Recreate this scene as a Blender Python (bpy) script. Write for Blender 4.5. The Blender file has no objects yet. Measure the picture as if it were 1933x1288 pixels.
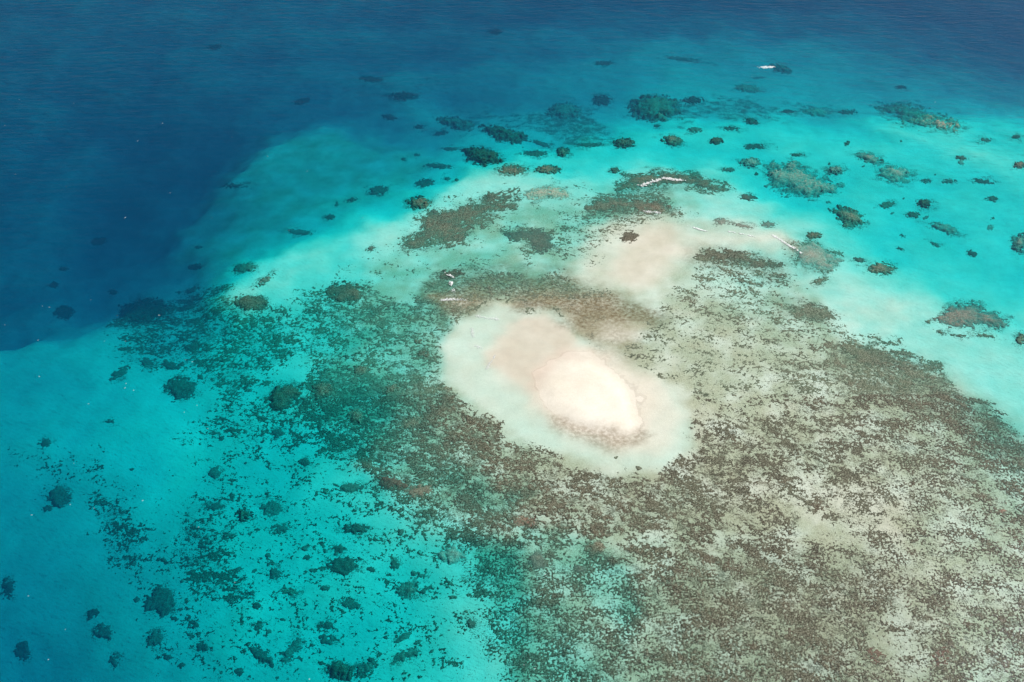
import bpy, math, random
import numpy as np
from mathutils import Vector, Matrix

# ------------------------------------------------------------------ camera, sky, sun, exposure
S = bpy.context.scene
W0, H0 = 1933.0, 1288.0
CAMH = 300.0
PITCH = math.radians(38.0)
FPX = 1897.0
cam_d = bpy.data.cameras.new('camera'); cam = bpy.data.objects.new('camera', cam_d)
S.collection.objects.link(cam); S.camera = cam
cam.location = (0, 0, CAMH)
cam.rotation_euler = (math.radians(90) - PITCH, 0, 0)
cam_d.sensor_width = 36.0
cam_d.lens = 36.0 * FPX / W0
cam_d.clip_start = 1.0
cam_d.clip_end = 30000.0

SUN_EL, SUN_AZ = 48.0, 66.0            # azimuth: degrees clockwise from the view direction (+Y)
el, az = math.radians(SUN_EL), math.radians(SUN_AZ)
sun_dir = Vector((math.cos(el) * math.sin(az), math.cos(el) * math.cos(az), math.sin(el)))
world = bpy.data.worlds.new('World'); S.world = world; world.use_nodes = True
wn = world.node_tree; wn.nodes.clear()
sky = wn.nodes.new('ShaderNodeTexSky'); sky.sky_type = 'NISHITA'; sky.sun_disc = False
sky.sun_elevation = el; sky.sun_rotation = az; sky.air_density = 1.0; sky.dust_density = 1.5; sky.ozone_density = 1.5
bg = wn.nodes.new('ShaderNodeBackground'); bg.inputs['Strength'].default_value = 0.05
wo = wn.nodes.new('ShaderNodeOutputWorld')
wn.links.new(sky.outputs[0], bg.inputs[0]); wn.links.new(bg.outputs[0], wo.inputs[0])
sl = bpy.data.lights.new('sun', 'SUN'); sl.energy = 5.0; sl.angle = math.radians(0.5); sl.color = (1, .965, .91)
so = bpy.data.objects.new('sun', sl); S.collection.objects.link(so)
so.rotation_euler = sun_dir.to_track_quat('Z', 'Y').to_euler(); so.location = (300, 200, 500)
S.view_settings.view_transform = 'Standard'; S.view_settings.look = 'None'
S.view_settings.exposure = 0.19; S.view_settings.gamma = 1.0; S.view_settings.use_curve_mapping = False
S.render.engine = 'CYCLES'
cy = S.cycles
cy.max_bounces = 4; cy.diffuse_bounces = 1; cy.glossy_bounces = 2; cy.transmission_bounces = 2
cy.volume_bounces = 1; cy.transparent_max_bounces = 12
cy.caustics_reflective = False; cy.caustics_refractive = False
cy.use_denoising = True

rng = np.random.default_rng(7)
random.seed(7)

# ------------------------------------------------------------------ numpy noise
_P = rng.permutation(512)
_G = np.stack([np.cos(np.linspace(0, 2*np.pi, 512, endpoint=False)), np.sin(np.linspace(0, 2*np.pi, 512, endpoint=False))], 1)
_G = _G[rng.permutation(512)]
def perlin(x, y, seed=0):
    x = np.asarray(x, float) + seed * 37.17; y = np.asarray(y, float) - seed * 51.31
    xi = np.floor(x).astype(int); yi = np.floor(y).astype(int)
    xf = x - xi; yf = y - yi
    def g(ix, iy, dx, dy):
        h = _P[(_P[ix & 511] + iy) & 511]
        v = _G[h]
        return v[..., 0] * dx + v[..., 1] * dy
    u = xf*xf*xf*(xf*(xf*6-15)+10); v = yf*yf*yf*(yf*(yf*6-15)+10)
    a = g(xi, yi, xf, yf); b = g(xi+1, yi, xf-1, yf); c = g(xi, yi+1, xf, yf-1); d = g(xi+1, yi+1, xf-1, yf-1)
    return (a*(1-u)+b*u)*(1-v) + (c*(1-u)+d*u)*v          # about -0.7..0.7, sigma about 0.25
def fbm(x, y, scale, octs=4, gain=.5, seed=0):
    s = 0; a = 1.0; n = 0.0
    for k in range(octs):
        s = s + a * perlin(x/scale*2**k, y/scale*2**k, seed + k*3)
        n += a*a; a *= gain
    return s / math.sqrt(n) / .25                          # roughly unit variance
def sstep(a, b, x):
    t = np.clip((x-a)/(b-a), 0, 1); return t*t*(3-2*t)
def probit(p):                                             # inverse normal, coarse
    p = np.clip(p, .004, .996); t = np.sqrt(-2*np.log(np.minimum(p, 1-p)))
    z = t - (2.30753+.27061*t)/(1+.99229*t+.04481*t*t)
    return np.where(p < .5, -z, z)

# ------------------------------------------------------------------ photograph <-> ground
cp, sp = math.cos(PITCH), math.sin(PITCH)
def project(x, y, z):
    dz = z - CAMH
    fwd = y*cp - dz*sp
    up = y*sp + dz*cp
    fwd = np.maximum(fwd, 1.0)
    return W0/2 + FPX*x/fwd, H0/2 - FPX*up/fwd
def unproject(px, py, z=0.0):
    a = (px - W0/2)/FPX; b = (H0/2 - py)/FPX
    dy = cp + b*sp; dz = -sp + b*cp
    t = (z - CAMH)/dz
    return a*t, dy*t
def mpp(px, py):                                           # metres per photo pixel, sideways and along the ground
    x0, y0 = unproject(px, py); x1, _ = unproject(px+1, py); _, y1 = unproject(px, py-1)
    return x1-x0, y1-y0

# signed distance to a polygon, positive inside (in photo pixels)
def sdpoly(px, py, poly):
    P = np.array(poly, float); n = len(P)
    d = np.full(px.shape, 1e9); inside = np.zeros(px.shape, bool)
    for i in range(n):
        a = P[i]; b = P[(i+1) % n]; e = b-a
        wx = px-a[0]; wy = py-a[1]
        t = np.clip((wx*e[0]+wy*e[1])/max(e @ e, 1e-9), 0, 1)
        d = np.minimum(d, np.hypot(wx-e[0]*t, wy-e[1]*t))
        if a[1] != b[1]:
            c = ((a[1] > py) != (b[1] > py)) & (px < (b[0]-a[0])*(py-a[1])/(b[1]-a[1])+a[0])
            inside ^= c
    return np.where(inside, d, -d)
def sdell(px, py, cx, cy_, rx, ry, rot=0):
    c, s = math.cos(rot), math.sin(rot)
    dx = px-cx; dy = py-cy_
    u = (dx*c+dy*s)/rx; v = (-dx*s+dy*c)/ry
    return (1-np.sqrt(u*u+v*v+1e-9))*min(rx, ry)
def polymask(px, py, poly, feather):
    out = np.zeros(px.shape)
    P = np.array(poly, float); m = feather*1.5
    sel = (px > P[:, 0].min()-m) & (px < P[:, 0].max()+m) & (py > P[:, 1].min()-m) & (py < P[:, 1].max()+m)
    if sel.any():
        out[sel] = sstep(-feather, feather, sdpoly(px[sel], py[sel], poly))
    return out

# ------------------------------------------------------------------ water depth, read off the colour of the water
GX = np.array([0, 161, 322, 483, 644, 805, 966, 1127, 1288, 1449, 1610, 1771, 1933.])
GY = np.array([0, 107, 215, 322, 429, 537, 644, 751, 859, 966, 1073, 1181, 1288.])
GT = np.array([
 [8.6,8.6,8.8,8.9,9.0,9.2,9.4,9.5,9.5,9.5,9.6,9.8,9.9],
 [9.1,8.9,8.9,8.8,8.7,8.6,8.0,7.4,6.8,6.8,7.4,8.4,9.2],
 [9.6,9.5,9.5,7.2,6.2,7.6,7.0,6.2,5.0,5.0,5.2,5.6,6.2],
 [9.8,9.9,9.4,6.3,5.7,5.1,2.6,2.4,2.0,2.9,3.3,3.4,3.6],
 [9.6,9.6,8.2,6.4,3.9,2.0,1.4,1.4,1.1,1.5,2.7,3.3,3.3],
 [9.2,9.1,8.1,3.4,2.3,1.6,1.2,0.9,0.7,1.1,1.5,2.5,3.0],
 [6.3,5.7,5.3,3.3,2.4,1.5,0.5,0.45,0.5,0.6,0.9,1.5,1.9],
 [5.9,5.1,4.3,3.5,2.7,1.4,0.5,0.3,0.4,0.5,0.55,0.8,1.8],
 [5.9,4.9,4.0,3.8,2.8,1.4,0.65,0.45,0.4,0.45,0.5,0.6,1.1],
 [6.4,5.6,4.6,3.8,3.1,1.9,0.8,0.6,0.55,0.4,0.35,0.55,0.8],
 [6.8,6.1,4.9,4.0,3.3,2.7,1.5,.95,0.7,0.6,0.5,0.5,0.6],
 [7.0,6.3,4.8,4.0,3.5,3.0,1.8,1.05,0.8,0.6,0.5,0.5,0.6],
 [7.6,6.8,5.2,4.2,3.5,3.0,2.3,1.3,0.9,0.7,0.6,0.6,0.7]])
def cubic(t):
    return t*t*(3-2*t)
def gridT(px, py):
    fx = np.clip(np.interp(px, GX, np.arange(13)), 0, 11.9999); fy = np.clip(np.interp(py, GY, np.arange(13)), 0, 11.9999)
    def cr(p0, p1, p2, p3, t):
        return .5*((2*p1)+(-p0+p2)*t+(2*p0-5*p1+4*p2-p3)*t*t+(-p0+3*p1-3*p2+p3)*t**3)
    ix = fx.astype(int); iy = fy.astype(int); tx = fx-ix; ty = fy-iy
    rows = []
    for k in (-1, 0, 1, 2):
        yy = np.clip(iy+k, 0, 12)
        rows.append(cr(*[GT[yy, np.clip(ix+j, 0, 12)] for j in (-1, 0, 1, 2)], tx))
    return cr(*rows, ty)
def deepval(px, py):
    v = 9.3 + 0*px
    for (cx, cy_, r, d) in ((300,310,190,.75),(120,500,150,.0),(200,60,260,-.5),(560,110,200,-.6),(700,180,140,-.3),(100,600,110,-.6),(820,60,150,-.1),(850,215,110,-2.4)):
        v = v + d*np.exp(-((px-cx)**2+(py-cy_)**2)/(2*r*r/2))
    return v
DEEP = [(-2500,700),(0,652),(100,628),(195,600),(240,556),(300,486),(335,428),(400,350),(470,288),(530,250),(600,236),(680,250),(745,266),(815,268),(860,235),(800,190),(740,120),(700,0),(640,-2500),(-2500,-2500)]
TL = [  # polygon, depth class, feather in pixels
 ([(395,565),(465,500),(555,455),(650,432),(760,405),(850,352),(930,322),(1010,330),(960,470),(700,520),(560,545),(450,610)], 2.1, 40),
 ([(985,320),(1010,288),(1150,262),(1290,232),(1450,226),(1620,250),(1750,292),(1933,335),(3000,420),(3000,560),(1933,540),(1800,510),(1700,500),(1620,455),(1560,410),(1470,390),(1400,350),(1350,310),(1200,300)], 3.05, 24),
 ([(1600,225),(1720,232),(1850,215),(1990,230),(2200,300),(1900,345),(1800,300),(1700,270)], 3.0, 34),
 ([(1640,230),(1720,240),(1830,265),(1933,290),(1990,330),(1900,330),(1800,300),(1700,270)], 2.3, 30),
 ([(690,430),(760,420),(860,360),(900,320),(1040,335),(1110,345),(1090,380),(960,420),(940,480),(760,510),(690,500)], 1.5, 26),
 ([(1560,500),(1640,540),(1720,570),(1800,640),(1933,720),(1933,800),(1850,745),(1760,690),(1640,640),(1570,570)], 1.25, 30),
 ([(1730,560),(1860,640),(1960,680),(1990,800),(1933,800),(1850,730),(1780,690),(1700,640)], 1.55, 30),
 ([(680,880),(830,880),(930,900),(1000,930),(960,985),(880,960),(760,925)], 1.5, 25),
 ([(980,1000),(1110,1020),(1180,1060),(1220,1160),(1180,1200),(1130,1130),(1050,1080),(980,1060)], 1.3, 30),
 ([(830,1020),(960,1030),(990,1130),(960,1290),(880,1300),(860,1150)], 2.4, 30),
 ([(1600,900),(1700,960),(1720,1030),(1650,1000),(1560,930)], .35, 30),
 ([(1140,560),(1080,520),(1110,460),(1150,420),(1220,400),(1290,420),(1360,430),(1480,440),(1500,470),(1420,470),(1320,470),(1290,520),(1240,560),(1180,566)], .45, 24),
 ([(1160,510),(1185,455),(1225,430),(1270,440),(1280,470),(1250,510),(1220,540),(1185,545)], .20, 22),
 ([(820,560),(900,560),(1000,560),(1140,560),(1220,610),(1180,650),(1100,650),(1060,600),(960,590),(880,590)], .24, 24),
 ([(832,650),(862,605),(930,572),(990,585),(1050,588),(1090,640),(1170,676),(1250,716),(1300,780),(1306,845),(1250,880),(1150,884),(1040,850),(950,810),(900,765),(850,725)], .62, 13),
 ([(925,660),(945,618),(985,597),(1035,592),(1068,615),(1085,655),(1110,670),(1060,715),(1010,745),(960,722),(925,698)], .22, 13),
 ([(1095,668),(1150,668),(1215,700),(1265,735),(1290,790),(1260,850),(1160,858),(1080,830),(1000,780),(985,740),(1050,700)], .30, 20),
 ([(1040,700),(1100,668),(1160,670),(1225,715),(1245,770),(1225,815),(1150,835),(1060,800),(1000,750)], .05, 26)]
DRY = [(1008,706),(1036,684),(1075,670),(1112,670),(1140,690),(1176,722),(1196,752),(1212,786),(1200,812),(1165,824),(1125,818),(1085,801),(1045,775),(1012,745)]
TCODE = np.array([0, .3, 1, 2, 3, 4, 5, 6, 7, 8, 9, 10, 11.])
PATH = np.array([0, .25, 1.15, 3.7, 8.6, 15, 21.5, 28, 36, 48, 64, 82, 100.])
isun = 1/math.sin(el)
def bed(x, y):
    """height of the sea floor at world x, y"""
    z = np.zeros(np.shape(x))
    for it in range(3):
        px, py = project(x, y, z)
        wx = px + 7*fbm(x, y, 26, 3, seed=1); wy = py + 4.5*fbm(x, y, 26, 3, seed=2)
        T = gridT(wx, wy)
        m = polymask(wx, wy, DEEP, 30); T = T*(1-m) + deepval(wx, wy)*m
        for poly, v, f in TL:
            m = polymask(wx, wy, poly, f); T = T*(1-m)+v*m
        T = T*(1 + .05*fbm(x, y, 45, 4, seed=5)*np.clip((8-T)/4, .55, 1)) + .05*fbm(x, y, 9, 3, seed=6)*np.clip(T, 0, 1)
        T = np.maximum(T, .03)
        dist = np.hypot(np.hypot(x, y), CAMH)
        depth = np.interp(T, TCODE, PATH)/(dist/CAMH + isun)
        m = polymask(wx*.6+px*.4, wy*.6+py*.4, DRY, 42)
        gr = .35+.65*sstep(1000, 1130, px+.5*(py-740))
        z = -depth*(1-sstep(.05, .5, m)) + 1.0*gr*sstep(.38, 1, m) + .03*fbm(x, y, 6, 3, seed=8)*m
    return z

HALO = []
# ------------------------------------------------------------------ the single coral patches one can tell apart
# shape in photo pixels (ellipse: centre, radii, turn; or outline), material, solidity, label
PATCHES = [
 ([(870,283),(900,279),(938,289),(948,306),(915,314),(882,303)], 'brown', .95, 'brown wedge-shaped coral patch beside the pale sand plume, upper middle of the lagoon'),
 ((967,321,33,11), 'olive', .7, 'mottled olive coral patch just below right of the brown wedge-shaped patch'),
 ((1035,321,27,8), 'olive', .9, 'flat lens-shaped olive coral patch alone on pale sand left of the reef with the breaker'),
 ((826,314,30,6,.06), 'dark', .7, 'narrow dark green double coral strip left of the brown wedge-shaped patch'),
 ((801,346,20,8,-.1), 'dark', .9, 'dark green oval coral patch between the double strip and the round olive patch'),
 ((714,360,21,9,-.1), 'dark', .9, 'dark coral patch with ragged edges on the teal slope, midway up the left shelf'),
 ((790,384,24,13), 'olive', .85, 'rounded olive coral patch at the upper left tip of the long brown reef ridge'),
 ((665,378,13,5,-.2), 'dark', .5, 'broken sparse dark coral cluster down left of the ragged dark patch'),
 ((636,386,6,5,-.6), 'dark', .5, 'tiny broken coral cluster left of the sparse cluster on the teal slope'),
 ((623,410,11,5), 'dark', .9, 'small dark coral patch just above the pale north-west shelf edge'),
 ((566,439,26,6,.08), 'dark', .9, 'long thin dark coral patch with a pale top on the edge of the north-west shelf'),
 ((461,506,23,9,-.15), 'dark', .95, 'dark oval coral patch at the foot of the pale north-west shelf'),
 ((369,504,14,6,-.15), 'dark', 1, 'deep blue-black coral patch on the teal slope left of the dark oval patch'),
 ((375,467,8,3), 'dark', 1, 'tiny dark coral sliver above the blue-black patch on the teal slope'),
 ([(758,474),(772,446),(796,422),(835,398),(880,382),(925,367),(978,361),(976,386),(936,408),(905,428),(885,446),(850,462),(808,477)], 'brown', 0.98, 'long brown coral ridge running diagonally across the pale northern sand'),
 ([(942,432),(985,427),(1020,432),(1050,446),(1038,480),(1015,480),(990,460),(958,452)], 'dark', 0.92, 'dark broken coral patch with black crest below the end of the long brown ridge'),
 ([(818,224),(850,221),(890,230),(905,240),(880,248),(845,243)], 'grey', .8, 'dark ragged reef with a brown head, left end of the deep northern chain'),
 ([(900,238),(950,240),(990,255),(1000,268),(975,274),(935,264)], 'red', .8, 'reddish brown reef in the middle of the deep northern reef chain'),
 ((1010,290,26,6), 'dark', .8, 'dark twin coral patch right of the brown wedge-shaped patch'),
 ((1022,272,22,5,.35), 'dark', .8, 'dark slanting coral streak joining the reddish reef to the small brown-headed patch'),
 ((1062,288,13,9), 'brown', .9, 'small coral patch with a pale brown head right of the dark twin patch'),
 ((1064,211,32,14), 'grey', .9, 'blurred dark reef with a reddish centre in deep teal water'),
 ((1236,206,46,23), 'grey', 1, 'large round greyish brown reef on the dark northern edge of the lagoon'),
 ((1136,190,18,11), 'dark', .8, 'faint dark coral patch left of the large round greyish reef'),
 ((1308,190,24,8), 'dark', .6, 'faint dark coral patch right of the large round greyish reef'),
 ((1178,271,22,9), 'olive', .9, 'dark oval coral patch in bright turquoise below left of the large round reef'),
 ((1270,267,21,10,.15), 'olive', .9, 'dark oval coral patch with a pale speck in bright turquoise below the large round reef'),
 ((1352,267,14,7), 'olive', .9, 'small oval coral patch third along the row in the bright turquoise lagoon'),
 ((1311,246,15,6), 'dark', .8, 'small flat coral patch above the row in the bright turquoise lagoon'),
 ((1112,274,34,5), 'dark', .6, 'thin faint dark coral band left of the row in the turquoise lagoon'),
 ((1240,238,8,3), 'dark', .8, 'tiny coral spot directly below the large round greyish reef'),
 ((1160,322,11,6), 'brown', .9, 'small brown coral head on pale sand off the tip of the reef with the breaker'),
 ((1425,277,24,6), 'dark', .7, 'flat dark coral patch at the right end of the lagoon row'),
 ((1412,168,27,7,.1), 'pale', .9, 'reddish flat reef under the blue-grey northern water'),
 ((1540,213,24,8,.1), 'pale', .9, 'reddish brown reef at the dark edge north of the lagoon, right of centre'),
 ((1487,211,15,4), 'dark', .8, 'thin dark reef just left of the reddish brown one north of the lagoon'),
 ((1418,230,17,7,.3), 'brown', .6, 'broken brown reef with a pale head on the northern lagoon edge'),
 ((1380,243,22,5), 'dark', .4, 'faint broken coral below the dark northern edge, left of the brown broken reef'),
 ([(1442,318),(1455,308),(1495,306),(1540,326),(1580,350),(1578,366),(1540,378),(1500,372),(1460,362),(1445,345)], 'grey', .85, 'biggest grey-green rounded reef in the turquoise lagoon, ringed by small heads'),
 ((1417,308,21,10), 'grey', .8, 'grey-green coral patch at the upper left of the biggest lagoon reef'),
 ((1375,321,13,5), 'dark', .9, 'small dark coral patch between the breaker reef and the biggest lagoon reef'),
 ((1413,373,18,7,.1), 'dark', .8, 'dark coral patch on the turquoise tongue below the biggest lagoon reef'),
 ((1576,323,20,9), 'grey', .6, 'pale broken coral cluster at the upper right of the biggest lagoon reef'),
 ((1505,293,16,4), 'brown', .6, 'thin brown coral sliver above the biggest lagoon reef'),
 ((1587,350,10,6), 'grey', .7, 'small coral head on the right rim of the biggest lagoon reef'),
 ([(1566,396),(1585,389),(1606,391),(1626,402),(1633,425),(1612,432),(1592,426),(1578,410)], 'olive', .95, 'dark olive kidney-shaped coral patch below right of the biggest lagoon reef'),
 ((1642,300,28,10,.3), 'grey', .7, 'grey-brown reef forming the upper half of the pair in the right lagoon'),
 ((1690,330,34,17,.2), 'grey', .75, 'grey-brown reef forming the lower half of the pair in the right lagoon'),
 ((1675,387,16,7,-.15), 'olive', .9, 'dark oval coral patch below the grey-brown pair of reefs'),
 ((1745,385,16,9), 'olive', .7, 'loose dark coral ring right of the dark oval patch in the right lagoon'),
 ((1724,406,15,7), 'olive', .7, 'small mottled coral patch below left of the loose ring in the right lagoon'),
 ((1783,432,33,9,.35), 'grey', .7, 'long slanting grey coral patch in the right lagoon'),
 ((1765,462,12,4,.4), 'dark', .8, 'small dark slanting coral sliver below the long slanting grey patch'),
 ((1835,479,11,6,.3), 'dark', .8, 'faint dark coral patch right of the small slanting sliver'),
 ((1622,491,12,5,.2), 'dark', .9, 'small dark coral head just left of the dark patch with a brown tip'),
 ((1663,508,27,12,.05), 'olive', .9, 'dark coral patch with a brown tip on the pale right-hand slope'),
 ([(1763,602),(1778,586),(1800,572),(1835,570),(1865,582),(1890,597),(1910,606),(1905,622),(1880,624),(1850,614),(1820,622),(1790,620)], 'grey', .85, 'large wedge of brown-grey coral standing alone on pale sand at the right'),
 ((1752,608,6,4), 'olive', .9, 'tiny coral head at the left tip of the large coral wedge'),
 ((1775,628,14,5,.4), 'olive', .5, 'broken coral crumbs below left of the large coral wedge'),
 ((1810,634,20,4,.1), 'olive', .45, 'string of dark coral crumbs under the middle of the large coral wedge'),
 ((1860,634,26,5,.1), 'olive', .4, 'string of dark coral crumbs under the right of the large coral wedge'),
 ((1926,460,18,20,.5), 'grey', .7, 'grey coral patch cut by the right edge of the picture, upper lagoon'),
 ((1928,640,12,16), 'olive', .5, 'broken coral cluster cut by the right edge beside the large wedge'),
 ((1873,375,12,5), 'brown', .9, 'small brown coral head alone in the far right lagoon'),
 ((1855,343,22,6,.15), 'dark', .6, 'faint broken coral strip at the far right of the lagoon'),
 ((1792,343,16,6), 'dark', .55, 'faint loose coral ring left of the broken far right strip'),
 ((1748,342,14,5), 'dark', .6, 'faint coral smear right of the grey-brown pair of reefs'),
 ((1813,298,12,5,.1), 'red', .7, 'reddish coral head in the pale water of the upper right lagoon'),
 ((1925,312,14,8), 'red', .6, 'reddish coral patch cut by the right edge, upper lagoon'),
 ((1918,259,9,4), 'red', .9, 'small red-brown coral spot at the upper right edge of the lagoon'),
 ((1860,265,14,5), 'red', .6, 'dim brown coral spot under the hazy upper right shoal'),
 ((1700,470,10,3,.3), 'dark', .5, 'tiny dim coral sliver above the dark patch with a brown tip'),
 ([(1160,360),(1185,335),(1210,324),(1262,324),(1320,330),(1350,345),(1372,355),(1365,364),(1330,358),(1290,350),(1262,352),(1235,350),(1205,352),(1180,362)], 'olive', 0.92, 'long curved reef arm carrying the white breaker in the north'),
 ([(1100,388),(1120,375),(1150,368),(1190,372),(1240,375),(1275,388),(1262,400),(1225,405),(1190,398),(1160,402),(1125,408),(1100,402)], 'brown', 0.8, 'pale speckled brown coral shoal south of the curved reef arm'),
 ((1188,447,19,12), 'brown', 0.95, 'brown coral clump above the pink northern sand patch'),
 ([(985,368),(1005,356),(1045,350),(1085,366),(1070,378),(1035,374),(1005,380)], 'pale', 0.8, 'pale broken rubble patch between the long brown ridge and the curved reef arm'),
 ([(1500,456),(1530,455),(1555,468),(1588,490),(1582,503),(1555,512),(1525,508),(1500,490)], 'grey', 1.0, 'grey-brown reef lobe at the eastern tip of the long foam line'),
 ((1536,445,17,8), 'olive', .8, 'small olive coral patch capping the grey-brown eastern reef lobe'),
 ((1548,530,20,8,-.3), 'olive', .6, 'broken coral patch trailing below the grey-brown eastern reef lobe'),
 ((1450,424,18,7), 'grey', .7, 'small grey coral patch above the middle of the long foam line'),
 ((1362,418,18,8,.1), 'grey', 0.8, 'loose grey coral patch at the left of the pale northern strip'),
 ((1400,426,24,5,.15), 'grey', 0.7, 'thin speckled coral strip along the top of the pale northern sand'),
 ([(1312,482),(1335,465),(1380,468),(1420,480),(1475,494),(1480,505),(1440,512),(1395,500),(1350,498),(1325,495)], 'brown', 0.9, 'orange-brown coral bed on the flat east of the pink northern sand'),
 ([(1480,580),(1530,570),(1572,584),(1578,603),(1540,610),(1500,604)], 'olive', 0.9, 'olive-brown coral bed where the reef flat meets the pale eastern channel'),
 ([(1580,655),(1605,648),(1650,648),(1690,668),(1700,690),(1655,700),(1610,690)], 'olive', 0.8, 'broad olive-brown coral bed on the reef flat corner beside the pale channel'),
 ([(610,545),(640,530),(675,534),(692,552),(682,572),(640,574),(615,562)], 'olive', 0.85, 'grey-green coral dome on the inner north-west shelf'),
 ([(435,570),(460,556),(495,558),(510,572),(495,586),(455,588)], 'olive', 0.85, 'bright green coral patch at the top of the western reef'),
 ([(818,522),(840,508),(870,507),(882,516),(870,526),(835,530)], 'brown', .75, 'dark brown coral knoll beside the short white wavelets'),
 ([(225,578),(262,562),(305,566),(325,582),(318,600),(285,612),(245,612),(225,600)], 'dark', .8, 'large dark reef corner on the edge of the western drop-off'),
 ((355,580,24,6,-.3), 'dark', .7, 'dark slanting coral streak right of the large dark reef corner'),
 ((362,548,18,6,-.35), 'dark', .5, 'faint dark streak on the slope above the dark slanting coral streak'),
 ((500,530,26,8,-.6), 'dark', .5, 'dark slanting coral streak left of the grey-green dome'),
 ((120,590,20,13,.1), 'dark', 1, 'large blurred dark coral patch just above the edge of the left plateau'),
 ((187,456,15,8,-.2), 'dark', 1, 'blurred dark coral patch highest of those in the deep blue at left'),
 ((102,538,9,6), 'dark', 1, 'small round dark coral patch in the deep blue at far left'),
 ((213,552,9,5), 'dark', 1, 'small dark coral patch in deep blue near the western reef corner'),
 ((120,508,10,4), 'dark', 1, 'small faint coral patch between the two dark ones in the deep blue'),
 ((225,705,25,8,-.62), 'dark', .9, 'dark slanting coral patch on the left turquoise plateau'),
 ((278,684,13,9,.2), 'dark', .9, 'dark coral patch off the south-west tip of the western reef'),
 ((322,691,20,8,.1), 'dark', .9, 'dark coral patch just above the large dark green dome'),
 ((341,734,31,21,.15), 'dark', 1, 'large dark green coral dome on the turquoise slope left of centre'),
 ((207,796,11,4), 'dark', .9, 'small dark coral sliver alone on the bright left plateau'),
 ((85,837,13,9,-.4), 'dark', .9, 'small dark coral patch at far left with faint weed to its right'),
 ((112,938,21,20), 'dark', 1, 'solid dark coral block in the blue at far left'),
 ((90,960,11,6,-.2), 'dark', 1, 'small dark coral lump touching the lower left of the solid dark block'),
 ((405,892,12,12), 'dark', 1, 'small round black-green coral head left of the scattered reef'),
 ((249,887,6,4), 'dark', .9, 'tiny coral dot alone on the left plateau'),
 ((537,750,41,25,-.45), 'olive', .85, 'big green-brown oval coral dome left of the dark reef belt'),
 ((525,818,13,9), 'dark', 1, 'dark coral head below the big green-brown oval dome'),
 ((575,872,12,9), 'dark', .9, 'dark coral head right of centre in the scattered turquoise field'),
 ((661,921,24,9,-.05), 'dark', .95, 'dark lens-shaped coral patch beside the reddish coral beds'),
 ((513,960,22,13), 'dark', .95, 'solid dark squarish coral patch in the scattered turquoise field'),
 ((530,997,20,9), 'dark', .7, 'mottled coral patch directly below the solid squarish patch'),
 ((460,974,18,14), 'olive', .6, 'faint mottled coral patch left of the solid squarish patch'),
 ((405,957,22,8,-.15), 'dark', .8, 'flat dark coral patch left of the faint mottled one'),
 ((672,998,30,12), 'dark', .6, 'faint green coral patch at the edge of the pale sand tongue'),
 ((614,928,10,6), 'olive', .8, 'small olive coral patch between the solid squarish and lens-shaped patches'),
 ((640,1036,14,9), 'dark', .7, 'small dark coral patch above the wide double dome'),
 ((577,1036,8,5), 'dark', .9, 'tiny dark coral head left of the small dark patch above the wide double dome'),
 ((580,1053,9,6), 'dark', .8, 'tiny coral head directly under another, left of the wide double dome'),
 ((646,1068,34,17,-.1), 'dark', .85, 'wide double coral dome with a crusted top in bright turquoise'),
 ((700,1076,9,6), 'dark', .9, 'small dark coral head right of the wide double dome'),
 ((744,1067,12,11), 'dark', .8, 'compact dark coral patch two steps right of the wide double dome'),
 ((518,1084,14,12,-.3), 'dark', .7, 'soft dark coral patch left of the wide double dome'),
 ((589,1077,6,4), 'dark', .9, 'tiny coral dot between the soft dark patch and the wide double dome'),
 ((545,1117,18,10), 'olive', .5, 'sparse olive coral cluster below the soft dark patch'),
 ((612,1110,13,6,.2), 'dark', .9, 'small dark oval coral patch below the wide double dome'),
 ((662,1141,20,10,.2), 'dark', .9, 'dark winged coral patch in the lower turquoise field'),
 ((616,1180,15,9,.2), 'dark', .8, 'dark soft coral patch lower left of the winged one'),
 ((617,1208,22,12), 'dark', .5, 'very soft green coral smudge under the dark soft patch'),
 ((770,1113,26,16,-.3), 'dark', .65, 'soft dark coral cluster above the small gold-topped head'),
 ((790,1085,18,9), 'dark', .6, 'soft coral patch at the top of the soft dark cluster'),
 ((805,1113,18,8,-.4), 'dark', .6, 'soft slanting coral patch right of the soft dark cluster'),
 ((853,1128,11,4), 'olive', .95, 'small flat coral head with a golden top in bright turquoise'),
 ((890,1178,9,10,.5), 'dark', .9, 'small dark ragged coral head near the edge of the southern flat'),
 ((870,1166,5,4), 'dark', .9, 'tiny dark coral dot up left of the small ragged head'),
 ((762,1203,20,8,-.5), 'dark', .8, 'dark slanting coral patch near the bottom middle of the turquoise'),
 ((765,1238,30,12,-.35), 'dark', .6, 'wide faint slanting coral patch near the bottom middle'),
 ((551,1226,34,9,-.95), 'dark', .9, 'steeply slanting dark coral streak near the bottom'),
 ([(475,1228),(488,1224),(505,1234),(518,1245),(516,1262),(500,1256),(485,1246),(474,1240)], 'dark', 1, 'blackish green knobbly coral patch left of the steep dark streak'),
 ((451,1268,9,8), 'dark', 1, 'small round black coral head close to the bottom edge'),
 ((643,1268,26,19,.3), 'olive', .95, 'dark coral dome with orange heads at the bottom edge'),
 ((690,1262,26,14,-.3), 'dark', .6, 'soft dark coral patch right of the dome with orange heads'),
 ([(274,1140),(288,1110),(306,1103),(321,1113),(329,1142),(322,1158),(300,1164),(280,1156)], 'dark', 1, 'large black-green pear-shaped coral tower at lower left'),
 ((330,1168,11,5,.3), 'dark', .8, 'small dark coral trail at the foot of the pear-shaped tower'),
 ((258,1132,9,6), 'dark', .8, 'small faint coral patch left of the pear-shaped tower'),
 ((175,1159,16,8,-.6), 'dark', .9, 'dark slanting coral lump in the blue left of the pear-shaped tower'),
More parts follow.
